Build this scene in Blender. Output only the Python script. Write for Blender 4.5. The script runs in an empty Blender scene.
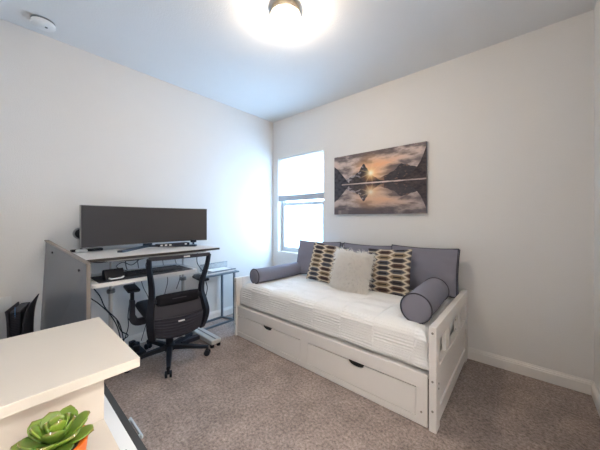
import bpy, bmesh, math, random
from mathutils import Vector, Matrix, noise
random.seed(7)
PI = math.pi
C = bpy.context.scene.collection

# ------------------------------------------------------------------ materials
def mat(name, col, rough=.5, metal=0, bump=None, bscale=200, var=0, vscale=8, spec=.5, coat=0, detail=3):
    m = bpy.data.materials.new(name); m.use_nodes = True
    nt = m.node_tree; n = nt.nodes; b = n['Principled BSDF']
    b.inputs['Base Color'].default_value = (*col, 1)
    b.inputs['Roughness'].default_value = rough
    b.inputs['Metallic'].default_value = metal
    b.inputs['Specular IOR Level'].default_value = spec
    b.inputs['Coat Weight'].default_value = coat
    tc = n.new('ShaderNodeTexCoord')
    t = n.new('ShaderNodeTexNoise'); t.inputs['Scale'].default_value = vscale; t.inputs['Detail'].default_value = 4
    nt.links.new(tc.outputs['Object'], t.inputs['Vector'])
    r = n.new('ShaderNodeMapRange')
    v = var if var else .02
    r.inputs['To Min'].default_value = 1 - v; r.inputs['To Max'].default_value = 1 + v
    nt.links.new(t.outputs['Fac'], r.inputs['Value'])
    mx = n.new('ShaderNodeVectorMath'); mx.operation = 'SCALE'
    mx.inputs[0].default_value = col
    nt.links.new(r.outputs['Result'], mx.inputs['Scale'])
    nt.links.new(mx.outputs[0], b.inputs['Base Color'])
    if bump:
        t2 = n.new('ShaderNodeTexNoise'); t2.inputs['Scale'].default_value = bscale; t2.inputs['Detail'].default_value = detail
        nt.links.new(tc.outputs['Object'], t2.inputs['Vector'])
        bp = n.new('ShaderNodeBump'); bp.inputs['Distance'].default_value = bump; bp.inputs['Strength'].default_value = 1
        nt.links.new(t2.outputs['Fac'], bp.inputs['Height']); nt.links.new(bp.outputs['Normal'], b.inputs['Normal'])
    return m

def vcol_mat(name, rough, bump=None, bscale=400, coat=0):
    m = bpy.data.materials.new(name); m.use_nodes = True
    nt = m.node_tree; n = nt.nodes; b = n['Principled BSDF']
    a = n.new('ShaderNodeVertexColor'); a.layer_name = 'Col'
    nt.links.new(a.outputs['Color'], b.inputs['Base Color'])
    b.inputs['Roughness'].default_value = rough; b.inputs['Specular IOR Level'].default_value = .3
    if bump:
        tc = n.new('ShaderNodeTexCoord')
        t2 = n.new('ShaderNodeTexNoise'); t2.inputs['Scale'].default_value = bscale
        nt.links.new(tc.outputs['Object'], t2.inputs['Vector'])
        bp = n.new('ShaderNodeBump'); bp.inputs['Distance'].default_value = bump
        nt.links.new(t2.outputs['Fac'], bp.inputs['Height']); nt.links.new(bp.outputs['Normal'], b.inputs['Normal'])
    return m

def see_through(name, col, fac, rough=.5):
    m = bpy.data.materials.new(name); m.use_nodes = True
    nt = m.node_tree; n = nt.nodes; b = n['Principled BSDF']; out = n['Material Output']
    b.inputs['Base Color'].default_value = (*col, 1); b.inputs['Roughness'].default_value = rough
    tr = n.new('ShaderNodeBsdfTransparent'); mx = n.new('ShaderNodeMixShader'); mx.inputs[0].default_value = fac
    nt.links.new(tr.outputs[0], mx.inputs[1]); nt.links.new(b.outputs[0], mx.inputs[2]); nt.links.new(mx.outputs[0], out.inputs['Surface'])
    return m

def carpet_mat():
    m = bpy.data.materials.new('carpet'); m.use_nodes = True
    nt = m.node_tree; n = nt.nodes; b = n['Principled BSDF']; L = nt.links.new
    tc = n.new('ShaderNodeTexCoord')
    fine = n.new('ShaderNodeTexNoise'); fine.inputs['Scale'].default_value = 58; fine.inputs['Detail'].default_value = 5; fine.inputs['Roughness'].default_value = .75
    big = n.new('ShaderNodeTexNoise'); big.inputs['Scale'].default_value = 5; big.inputs['Detail'].default_value = 5; big.inputs['Roughness'].default_value=.65
    L(tc.outputs['Object'], fine.inputs['Vector']); L(tc.outputs['Object'], big.inputs['Vector'])
    r1 = n.new('ShaderNodeValToRGB'); e = r1.color_ramp.elements
    e[0].position = .33; e[0].color = (.145, .104, .090, 1); e[1].position = .66; e[1].color = (.50, .395, .345, 1)
    L(fine.outputs['Fac'], r1.inputs['Fac'])
    r2 = n.new('ShaderNodeMapRange'); r2.inputs['From Min'].default_value = .35; r2.inputs['From Max'].default_value = .65
    r2.inputs['To Min'].default_value = .80; r2.inputs['To Max'].default_value = 1.18
    L(big.outputs['Fac'], r2.inputs['Value'])
    mx = n.new('ShaderNodeVectorMath'); mx.operation = 'SCALE'
    L(r1.outputs['Color'], mx.inputs[0]); L(r2.outputs['Result'], mx.inputs['Scale']); L(mx.outputs[0], b.inputs['Base Color'])
    b.inputs['Roughness'].default_value = 1; b.inputs['Specular IOR Level'].default_value = .1
    b.inputs['Sheen Weight'].default_value = .25
    bp = n.new('ShaderNodeBump'); bp.inputs['Distance'].default_value = .012; bp.inputs['Strength'].default_value = .8
    L(fine.outputs['Fac'], bp.inputs['Height']); L(bp.outputs['Normal'], b.inputs['Normal'])
    return m

M = {}
M['wall'] = mat('wall_paint', (.77, .75, .725), .85, bump=.0015, bscale=140, var=.01, spec=.25)
M['ceil'] = mat('ceiling_paint', (.77, .77, .765), .9, bump=.002, bscale=110, var=.01, spec=.2)
M['trim'] = mat('trim_paint', (.82, .79, .75), .45)
M['carpet'] = carpet_mat()
M['bedwood'] = mat('white_painted_wood', (.80, .755, .71), .42, var=.02)
M['hole'] = mat('dark_hole', (.03, .028, .026), .8)
M['screw'] = mat('screw_metal', (.35, .31, .27), .4, .8)
M['quilt'] = mat('quilt_cotton', (.90, .885, .86), .9, bump=.002, bscale=260, spec=.15)
M['mattress'] = mat('mattress_ticking', (.80, .78, .74), .9)
M['grey_fab'] = mat('grey_canvas', (.235, .228, .275), .9, bump=.0012, bscale=500, spec=.15)
M['piping'] = mat('charcoal_piping', (.035, .035, .048), .8)
M['fur'] = mat('white_fur', (.97, .955, .93), .85, spec=.2, var=.04, vscale=60)
M['pattern'] = vcol_mat('woven_hexagon_fabric', .95, bump=.002, bscale=700)
M['art'] = vcol_mat('canvas_print', .6, bump=.0004, bscale=900)
M['canvas_edge'] = mat('canvas_edge_print', (.10, .105, .14), .6)
M['winframe'] = mat('vinyl_window_frame', (.62, .62, .62), .4)
M['rail'] = mat('shade_rail', (.46, .48, .52), .5)
M['lumbar'] = mat('black_lumbar_rubber', (.010, .010, .014), .8, spec=.2)
M['black'] = mat('black_plastic', (.010, .011, .017), .55, var=.06, spec=.25)
M['charcoal'] = mat('charcoal_plastic', (.026, .026, .037), .55, var=.05, spec=.3)
M['ribbed'] = mat('grey_chair_shell', (.042, .040, .050), .6, spec=.3)
M['chair_fab'] = mat('dark_grey_seat_fabric', (.03, .031, .040), .95, bump=.001, bscale=600)
M['mesh'] = see_through('chair_mesh_fabric', (.13, .16, .21), .28, .7)
M['label'] = mat('white_label', (.8, .8, .78), .5)
M['screen'] = mat('monitor_screen', (.052, .046, .046), .33)
M['bezel'] = mat('monitor_bezel', (.30, .30, .30), .4)
M['stand'] = mat('dark_blue_grey_stand', (.05, .065, .09), .4, .3)
M['desktop'] = mat('desk_laminate', (.72, .69, .66), .35, var=.05, vscale=14)
M['deskedge'] = mat('desk_dark_edge', (.03, .025, .024), .5)
M['desklight'] = mat('keyboard_shelf_laminate', (.84, .83, .81), .35)
M['silver'] = mat('silver_powder_coat', (.55, .55, .54), .45, .3)
M['collar'] = mat('grey_leg_collar', (.16, .17, .18), .5)
M['steel'] = mat('blue_grey_steel', (.17, .21, .25), .45, .5)
M['board'] = mat('glossy_grey_board', (.23, .235, .255), .2, 0, bump=.02, bscale=2.2, spec=.7, detail=0)
M['boardedge'] = mat('taupe_board_edge', (.26, .225, .20), .5)
M['cream'] = mat('cream_laminate', (.60, .545, .475), .42)
M['white'] = mat('white_lacquer', (.78, .79, .80), .4)
M['darkfront'] = mat('charcoal_front', (.035, .036, .038), .6)
M['handle'] = mat('pale_steel_handle', (.55, .62, .68), .35, .6)
M['orange'] = mat('orange_ceramic', (.85, .16, .015), .45)
M['soil'] = mat('dark_soil', (.03, .02, .012), 1, bump=.004, bscale=300)
M['acrylic'] = see_through('clear_acrylic', (.55, .65, .72), .25, .05)
M['glass'] = see_through('tinted_glass', (.12, .16, .2), .6, .05)
M['paper'] = mat('paper', (.8, .8, .79), .8)
M['nickel'] = mat('brushed_nickel', (.62, .55, .45), .3, .9)
M['blue'] = mat('blue_light_plastic', (.12, .35, .7), .4)
M['detector'] = mat('white_plastic', (.80, .80, .79), .5)

def leaf_mat():
    m = bpy.data.materials.new('succulent_leaf'); m.use_nodes = True
    nt = m.node_tree; n = nt.nodes; b = n['Principled BSDF']
    a = n.new('ShaderNodeVertexColor'); a.layer_name = 'Col'
    nt.links.new(a.outputs['Color'], b.inputs['Base Color'])
    b.inputs['Roughness'].default_value = .38
    b.inputs['Subsurface Weight'].default_value = .15; b.inputs['Subsurface Scale'].default_value = .01
    return m
M['leaf'] = leaf_mat()

def lamp_mat():
    m = bpy.data.materials.new('lit_frosted_glass'); m.use_nodes = True
    b = m.node_tree.nodes['Principled BSDF']
    b.inputs['Base Color'].default_value = (.9, .88, .82, 1)
    b.inputs['Emission Color'].default_value = (1, .82, .62, 1); b.inputs['Emission Strength'].default_value = LAMP
    return m
LAMP = 48
M['lamp'] = lamp_mat()

def fur_mat():
    m = mat('white_fur', (.99, .965, .93), .9, spec=.1, var=.01, vscale=60)
    nt = m.node_tree; n = nt.nodes; b = n['Principled BSDF']; out = n['Material Output']
    t = n.new('ShaderNodeBsdfTranslucent'); t.inputs[0].default_value = (.98, .95, .91, 1)
    mx = n.new('ShaderNodeMixShader'); mx.inputs[0].default_value = .45
    nt.links.new(b.outputs[0], mx.inputs[1]); nt.links.new(t.outputs[0], mx.inputs[2]); nt.links.new(mx.outputs[0], out.inputs['Surface'])
    return m
M['fur_hair'] = fur_mat()

def shade_mat():
    m = bpy.data.materials.new('translucent_shade_fabric'); m.use_nodes = True
    nt = m.node_tree; n = nt.nodes; out = n['Material Output']
    n.remove(n['Principled BSDF'])
    d = n.new('ShaderNodeBsdfDiffuse'); d.inputs[0].default_value = (.9, .9, .9, 1)
    t = n.new('ShaderNodeBsdfTranslucent'); t.inputs[0].default_value = (.93, .94, .95, 1)
    w = n.new('ShaderNodeTexWave'); w.bands_direction = 'Z'; w.inputs['Scale'].default_value = 16
    tc = n.new('ShaderNodeTexCoord'); nt.links.new(tc.outputs['Object'], w.inputs['Vector'])
    bp = n.new('ShaderNodeBump'); bp.inputs['Distance'].default_value = .004; nt.links.new(w.outputs['Fac'], bp.inputs['Height'])
    nt.links.new(bp.outputs['Normal'], d.inputs['Normal'])
    mx = n.new('ShaderNodeMixShader'); mx.inputs[0].default_value = .75
    nt.links.new(d.outputs[0], mx.inputs[1]); nt.links.new(t.outputs[0], mx.inputs[2]); nt.links.new(mx.outputs[0], out.inputs['Surface'])
    return m
M['shade'] = shade_mat()

# ------------------------------------------------------------------ mesh helpers
def nb(): return bmesh.new()
def mixc(a, b, t_): t_ = max(0, min(1, t_)); return tuple(p+(q-p)*t_ for p, q in zip(a, b))
def box(bm, x0, x1, y0, y1, z0, z1, bev=0, rot=None, piv=None, seg=2):
    r = bmesh.ops.create_cube(bm, size=1)
    vs = r['verts']
    for v in vs:
        v.co = Vector(((x0+x1)/2 + v.co.x*(x1-x0), (y0+y1)/2 + v.co.y*(y1-y0), (z0+z1)/2 + v.co.z*(z1-z0)))
    if bev:
        es = list({e for v in vs for e in v.link_edges})
        r2 = bmesh.ops.bevel(bm, geom=es, offset=bev, segments=seg, affect='EDGES', profile=.5)
        vs = list({v for f in r2['faces'] for v in f.verts} | {v for v in vs if v.is_valid})
        # collect the whole island
    if rot is not None:
        seen = set(vs); st = list(vs)
        while st:
            v = st.pop()
            for e in v.link_edges:
                o = e.other_vert(v)
                if o not in seen: seen.add(o); st.append(o)
        p = Vector(piv) if piv is not None else Vector(((x0+x1)/2, (y0+y1)/2, (z0+z1)/2))
        for v in seen: v.co = p + rot @ (v.co - p)
    return bm

def ring_frames(pts):
    P = [Vector(p) for p in pts]; n = len(P); out = []
    up = None
    for i in range(n):
        t = (P[min(i+1, n-1)] - P[max(i-1, 0)])
        t = t.normalized() if t.length > 1e-9 else Vector((0, 0, 1))
        if up is None:
            up = Vector((0, 0, 1)) if abs(t.z) < .9 else Vector((1, 0, 0))
        s = t.cross(up); s.normalize(); up = s.cross(t).normalized()
        out.append((P[i], s, up))
    return out

def sweep(bm, pts, section, closed=False, caps=True, scales=None):
    """section: list of (a,b) in the side/up frame"""
    fr = ring_frames(pts)
    if closed:
        n = len(pts); P = [Vector(p) for p in pts]; fr = []; up = Vector((0, 0, 1)); 
        nrm = Vector((0, 0, 0))
        c = sum(P, Vector()) / n
        for i in range(n): nrm += (P[i]-c).cross(P[(i+1) % n]-c)
        nrm.normalize()
        for i in range(n):
            t = (P[(i+1) % n]-P[i-1]).normalized(); s = t.cross(nrm).normalized(); fr.append((P[i], s, nrm))
    rings = []
    for i, (p, s, u) in enumerate(fr):
        k = scales[i] if scales else 1
        rings.append([bm.verts.new(p + s*a*k + u*b*k) for a, b in section])
    m = len(section); R = len(rings)
    for i in range(R if closed else R-1):
        A = rings[i]; B = rings[(i+1) % R]
        for j in range(m): bm.faces.new((A[j], A[(j+1) % m], B[(j+1) % m], B[j]))
    if caps and not closed:
        bm.faces.new(rings[0][::-1]); bm.faces.new(rings[-1])
    return bm
def circ(r, n=10, ry=None): return [(r*math.cos(2*PI*i/n), (ry or r)*math.sin(2*PI*i/n)) for i in range(n)]
def tube(bm, pts, r, n=10, closed=False, scales=None): return sweep(bm, pts, circ(r, n), closed, True, scales)
def smooth_path(pts, k=8):
    P = [Vector(p) for p in pts]; out = []
    for i in range(len(P)-1):
        p0 = P[max(i-1, 0)]; p1 = P[i]; p2 = P[i+1]; p3 = P[min(i+2, len(P)-1)]
        for j in range(k):
            t = j/k
            out.append(.5*((2*p1) + (p2-p0)*t + (2*p0-5*p1+4*p2-p3)*t*t + (3*p1-p0-3*p2+p3)*t**3))
    out.append(P[-1]); return out
def lathe(bm, prof, c=(0, 0, 0), n=24, axis='Z', cap=True):
    rings = []
    for r, h in prof:
        ring = []
        for i in range(n):
            a = 2*PI*i/n; x, y = r*math.cos(a), r*math.sin(a)
            v = {'Z': (x, y, h), 'Y': (x, h, y), 'X': (h, x, y)}[axis]
            ring.append(bm.verts.new(Vector(c)+Vector(v)))
        rings.append(ring)
    for a, b in zip(rings, rings[1:]):
        for i in range(n): bm.faces.new((a[i], a[(i+1) % n], b[(i+1) % n], b[i]))
    if cap:
        bm.faces.new(rings[0][::-1]); bm.faces.new(rings[-1])
    return bm
def prism(bm, poly, ext, axis):
    """poly: 2D points; axis: direction of extrusion ('X','Y','Z'), ext=(lo,hi)"""
    def V(p, h): return {'X': (h, p[0], p[1]), 'Y': (p[0], h, p[1]), 'Z': (p[0], p[1], h)}[axis]
    A = [bm.verts.new(V(p, ext[0])) for p in poly]; B = [bm.verts.new(V(p, ext[1])) for p in poly]
    n = len(poly)
    for i in range(n): bm.faces.new((A[i], A[(i+1) % n], B[(i+1) % n], B[i]))
    bm.faces.new(A[::-1]); bm.faces.new(B)
    return bm
def grid(bm, f, nu, nv, close_u=False, col=None):
    vs = [[bm.verts.new(f(i/nu, j/nv)) for j in range(nv+1)] for i in range(nu+(0 if close_u else 1))]
    lay = bm.loops.layers.float_color.get('Col') or (bm.loops.layers.float_color.new('Col') if col else None)
    for i in range(nu):
        for j in range(nv):
            a = vs[i]; b = vs[(i+1) % len(vs)]
            fc = bm.faces.new((a[j], b[j], b[j+1], a[j+1]))
            if col:
                for lp, (uu, vv) in zip(fc.loops, ((i/nu, j/nv), ((i+1)/nu, j/nv), ((i+1)/nu, (j+1)/nv), (i/nu, (j+1)/nv))):
                    lp[lay] = (*col(uu, vv), 1)
    return vs

def obj(name, bm, m, parent=None, smooth=False, world=False, angle=None, label=None):
    if parent is not None and world:
        inv = parent.matrix_basis.inverted()
        p = parent
        if p.parent is not None and p.parent.type == 'EMPTY': inv = p.parent.matrix_basis.inverted()
        bm.transform(inv)
    bmesh.ops.recalc_face_normals(bm, faces=bm.faces)
    me = bpy.data.meshes.new(name); bm.to_mesh(me); bm.free()
    if smooth or angle:
        for p in me.polygons: p.use_smooth = True
    ms = m if isinstance(m, (list, tuple)) else [m]
    for k in ms: me.materials.append(k)
    o = bpy.data.objects.new(name, me); C.objects.link(o)
    if parent is not None: o.parent = parent
    if angle:
        md = o.modifiers.new('es', 'EDGE_SPLIT'); md.split_angle = math.radians(angle)
    if label: o['label'] = label
    return o
def thing(name, label, cat, loc=(0, 0, 0), rz=0, group=None, rx=0, ry=0):
    o = bpy.data.objects.new(name, None); C.objects.link(o)
    o.empty_display_size = .05
    o.location = loc; o.rotation_euler = (rx, ry, rz)
    o.matrix_basis = Matrix.Translation(loc) @ (Matrix.Rotation(rz, 4, 'Z') @ Matrix.Rotation(ry, 4, 'Y') @ Matrix.Rotation(rx, 4, 'X'))
    o['label'] = label; o['category'] = cat
    if group: o['group'] = group
    return o
def tag(o, label, cat, group=None):
    o['label'] = label; o['category'] = cat
    if group: o['group'] = group
    return o
def struct(name, bm, m, **k):
    o = obj(name, bm, m, **k); o['kind'] = 'structure'; return o

HALL_FILL = 82  # power of the fill light in the added hallway
# ------------------------------------------------------------------ the room
W, HC, YB = 3.336, 2.758, -3.05       # corner of the left wall and the window wall is the origin
bm = box(nb(), -.1, W+.1, YB-.1, .25, -.1, 0); struct('floor', bm, M['carpet'])
bm = box(nb(), -.1, W+.1, YB-.1, .25, HC, HC+.1); struct('ceiling', bm, M['ceil'])
bm = box(nb(), -.12, 0, YB-.1, .25, 0, HC); struct('wall_left', bm, M['wall'])
bm = box(nb(), W, W+.12, YB-.1, -2.95, 0, HC); box(bm, W, W+.12, -2.05, .25, 0, HC); box(bm, W, W+.12, -2.95, -2.05, 2.06, HC)
struct('wall_right', bm, M['wall'])
# doorway and hallway added out of view, only to let fill light in
HX = W+.12
struct('wall_added_hall_far', box(nb(), HX+1.3, HX+1.4, -3.9, -1.1, 0, HC), M['wall'])
struct('wall_added_hall_near', box(nb(), HX, HX+1.3, -4.0, -3.9, 0, HC), M['wall'])
struct('wall_added_hall_end', box(nb(), HX, HX+1.3, -1.1, -1.0, 0, HC), M['wall'])
struct('wall_added_hall_side', box(nb(), W, HX, -3.9, YB-.1, 0, HC), M['wall'])
struct('floor_added_hall', box(nb(), W+.1, HX+1.4, -4.0, -1.0, -.1, -.0005), M['carpet'])
struct('ceiling_added_hall', box(nb(), W+.1, HX+1.4, -4.0, -1.0, HC+.0005, HC+.1), M['ceil'])
hl = bpy.data.lights.new('hall_fill_light', 'AREA'); hl.shape = 'RECTANGLE'; hl.size = 1.0; hl.size_y = 1.6; hl.energy = HALL_FILL; hl.color = (1, .97, .93)  # added fill light, brightens the room through the added doorway
ho = bpy.data.objects.new('hall_fill_light', hl); C.objects.link(ho); ho.location = (HX+.65, -2.5, HC-.03)
bm = box(nb(), 0, W, YB-.12, YB, 0, HC); struct('wall_rear', bm, M['wall'])
# window wall with its opening
X0, X1, Z0, Z1, DEP = .111, .968, .756, 2.18, .15
bm = nb()
box(bm, 0, X0, 0, DEP, 0, HC); box(bm, X1, W, 0, DEP, 0, HC)
box(bm, X0, X1, 0, DEP, 0, Z0); box(bm, X0, X1, 0, DEP, Z1, HC)
struct('wall_back', bm, M['wall'])
# window: frame, sashes, glass, sill
def frame_rect(bm, x0, x1, z0, z1, t, y0, y1, tt=None, tb=None):
    tt = tt or t; tb = tb or t
    box(bm, x0, x0+t, y0, y1, z0, z1); box(bm, x1-t, x1, y0, y1, z0, z1)
    box(bm, x0+t, x1-t, y0, y1, z1-tt, z1); box(bm, x0+t, x1-t, y0, y1, z0, z0+tb)
bm = nb(); frame_rect(bm, X0, X1, Z0+.012, Z1, .035, .085, .14)
wf = struct('window_1', bm, M['winframe'])
bm = nb(); frame_rect(bm, X0+.035, X1-.035, Z0+.047, 1.50, .035, .072, .10, tt=.04)
s1 = obj('lower_sash', bm, M['winframe'], wf)
bm = nb(); frame_rect(bm, X0+.035, X1-.035, 1.48, Z1-.035, .03, .102, .13)
s2 = obj('upper_sash', bm, M['winframe'], wf)
def pane_mat():
    m = bpy.data.materials.new('window_glass'); m.use_nodes = True
    nt = m.node_tree; n = nt.nodes; out = n['Material Output']; n.remove(n['Principled BSDF'])
    t = n.new('ShaderNodeBsdfTransparent'); t.inputs[0].default_value = (.95, .97, .97, 1)
    g = n.new('ShaderNodeBsdfGlossy'); g.inputs['Roughness'].default_value = .02
    mx = n.new('ShaderNodeMixShader'); mx.inputs[0].default_value = .05
    nt.links.new(t.outputs[0], mx.inputs[1]); nt.links.new(g.outputs[0], mx.inputs[2]); nt.links.new(mx.outputs[0], out.inputs['Surface'])
    return m
PG = pane_mat()
obj('pane', box(nb(), X0+.07, X1-.07, .084, .088, Z0+.082, 1.46), PG, s1)
obj('pane', box(nb(), X0+.065, X1-.065, .114, .118, 1.51, Z1-.065), PG, s2)
bm = box(nb(), X0, X1, 0.001, .085, Z0, Z0+.012); obj('window_sill', bm, M['trim'], wf)
# shade over the upper half
t = thing('window_shade', 'white translucent window shade lowered over the upper half of the window', 'window shade', ((X0+X1)/2, .035, 1.53))
obj('headrail', box(nb(), X0+.004, X1-.004, .012, .06, Z1-.022, Z1-.001, .003), M['detector'], t, world=True)
bm = nb(); n = 26
zt, zb = Z1-.022, 1.60
pts = []
for i in range(n*2+1):
    z = zt + (zb-zt)*i/(2*n); y = .030 + (.012 if i % 2 else 0)
    pts.append((y, z))
vs = [[bm.verts.new((x, y, z)) for y, z in pts] for x in (X0+.005, X1-.005)]
for i in range(len(pts)-1): bm.faces.new((vs[0][i], vs[1][i], vs[1][i+1], vs[0][i+1]))
obj('fabric', bm, M['shade'], t, world=True)
obj('bottom_rail', box(nb(), X0+.003, X1-.003, .006, .058, 1.530, 1.612, .006), M['rail'], t, world=True)

# baseboards
def baseboard(name, p0, p1, nrm):
    """profile runs along p0->p1, nrm points into the room"""
    prof = [(0, 0), (.014, 0), (.014, .072), (.011, .078), (.0115, .084), (.006, .092), (.004, .1), (0, .1)]
    bm = nb(); p0 = Vector(p0); p1 = Vector(p1); nv = Vector(nrm)
    A = [bm.verts.new(p0 + nv*(a+.0005) + Vector((0, 0, b))) for a, b in prof]
    B = [bm.verts.new(p1 + nv*(a+.0005) + Vector((0, 0, b))) for a, b in prof]
    k = len(prof)
    for i in range(k): bm.faces.new((A[i], A[(i+1) % k], B[(i+1) % k], B[i]))
    bm.faces.new(A[::-1]); bm.faces.new(B)
    struct(name, bm, M['trim'])
baseboard('baseboard_back', (0, 0, 0), (W, 0, 0), (0, -1, 0))
baseboard('baseboard_left', (0, YB, 0), (0, -.015, 0), (1, 0, 0))
baseboard('baseboard_right', (W, -2.05, 0), (W, -.015, 0), (-1, 0, 0))
# grey wall plate low on the left wall
t = thing('wall_outlet', 'white outlet plate low on the left wall at the photo\'s left edge', 'outlet', (.0, -2.775, .62))
obj('cover_plate', box(nb(), .0005, .007, -2.83, -2.722, .56, .675, .002), M['detector'], t, world=True)
for z in (.595, .64):
    b_ = nb(); lathe(b_, [(.014, .0071), (.014, .009)], (0, -2.776, z), 16, 'X'); obj('socket', b_, M['detector'], t, world=True)

# ------------------------------------------------------------------ ceiling fixtures
LX, LY = 1.665, -1.44
t = thing('ceiling_light', 'lit frosted glass flush ceiling light with a brushed metal ring', 'ceiling light', (LX, LY, HC))
b_ = nb(); lathe(b_, [(.09, HC-.0005), (.104, HC-.004), (.110, HC-.038), (.105, HC-.046), (.09, HC-.046)], (LX, LY, 0), 48)
obj('metal_ring', b_, M['nickel'], t, True, True, 40)
b_ = nb(); lathe(b_, [(.096, HC-.047), (.099, HC-.060), (.095, HC-.088), (.080, HC-.112), (.058, HC-.130), (.03, HC-.140), (.006, HC-.143)], (LX, LY, 0), 48)
obj('glass_dome', b_, M['lamp'], t, True, True)
t = thing('smoke_detector', 'round white smoke detector on the ceiling above the desk', 'smoke detector', (.20, -2.565, HC))
b_ = nb(); lathe(b_, [(.068, HC-.0005), (.068, HC-.012)], (.20, -2.565, 0), 40); obj('mounting_base', b_, M['collar'], t, True, True, 40)
b_ = nb(); lathe(b_, [(.069, HC-.013), (.071, HC-.022), (.066, HC-.034), (.045, HC-.042), (.01, HC-.044)], (.20, -2.565, 0), 40)
obj('cover', b_, M['detector'], t, True, True, 40)
b_ = nb(); lathe(b_, [(.008, HC-.0435), (.008, HC-.047)], (.215, -2.55, 0), 12); obj('test_button', b_, M['collar'], t, False, True)

# ------------------------------------------------------------------ daybed
BX0, BX1, BY = .57, 2.572, -1.10
t = thing('daybed', 'white wooden daybed with two underbed drawers against the window wall', 'daybed', ((BX0+BX1)/2, -.55, 0))
def P_(name, bm, m=M['bedwood'], par=t, **k): return obj(name, bm, m, par, world=True, **k)
for x0, x1, side in ((BX0, BX0+.038, -1), (BX1-.042, BX1, 1)):
    y0, y1 = -1.112, -.018
    e = nb()
    box(e, x0, x1, y0, y0+.085, .0, .622, .004)           # front post
    box(e, x0, x1, y1-.085, y1, .0, .622, .004)           # back post
    box(e, x0+.001, x1-.001, y0+.086, y1-.086, .525, .618, .003)   # top rail
    box(e, x0+.001, x1-.001, y0+.086, y1-.086, .30, .37, .003)     # middle rail
    box(e, x0+.001, x1-.001, y0+.086, y1-.086, .03, .12, .003)     # bottom rail
    ep = P_('end_frame', e)
    P_('end_panel', box(nb(), x0+.012, x1-.012, y0+.086, y1-.086, .12, .30), par=ep)
    for yc in (-.80, -.735, -.40, -.335):
        P_('slat', box(nb(), x0+.008, x1-.008, yc-.022, yc+.022, .371, .524), par=ep)
    for z in (.585, .30, .125):
        b_ = nb(); lathe(b_, [(.0065, y0-.0035), (.0065, y0+.002)], ((x0+x1)/2, 0, z), 12, 'Y'); P_('screw', b_, M['screw'], ep)
    if side == 1:
        for y, z in ((-1.06, .275), (-1.06, .245), (-.56, .51), (-.56, .44)):
            b_ = nb(); lathe(b_, [(.0055, x1-.001), (.0055, x1+.003)], (0, y, z), 12, 'X'); P_('screw', b_, M['screw'], ep)
fx0, fx1 = BX0+.039, BX1-.052
yf = BY
# front apron with stiles and a bottom rail around the drawers
e = nb()
box(e, fx0, fx1, yf, yf+.022, .228, .318, .003)
box(e, fx0, fx0+.008, yf+.001, yf+.021, .004, .229)
box(e, 1.512, 1.592, yf+.001, yf+.021, .004, .229)
box(e, 2.455, fx1, yf+.001, yf+.021, .004, .229)
box(e, fx0, fx1, yf+.0005, yf+.0215, .003, .048, .002)
P_('front_apron', e)
b_ = nb(); lathe(b_, [(.006, yf-.003), (.006, yf+.003)], (2.485, 0, .085), 12, 'Y'); P_('screw', b_, M['screw'])
P_('back_rail', box(nb(), fx0, fx1, -.045, -.02, .2, .32))
P_('slat_base', box(nb(), fx0, fx1, -1.07, -.05, .285, .305))
for k, (a, b) in enumerate(((fx0+.011, 1.509), (1.595, 2.452))):
    zt_, zb_ = .2205, .0525; cx = a + (b-a)*(.52 if k == 0 else .515)
    poly = [(a, zb_), (b, zb_), (b, zt_), (cx+.065, zt_)]
    hw, hh = .065, .034
    for q in range(1, 12):
        an = PI*q/12; poly.append((cx+hw*math.cos(an), zt_-hh*math.sin(an)**.8))
    poly += [(cx-hw, zt_), (a, zt_)]
    d = P_('drawer', prism(nb(), poly, (yf+.002, yf+.018), 'Y'))
    P_('drawer_box', box(nb(), a+.02, b-.02, yf+.03, yf+.45, .05, .2), M['hole'], par=d)  # near-black colour stands in for the shade behind the handle cut-out
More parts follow.
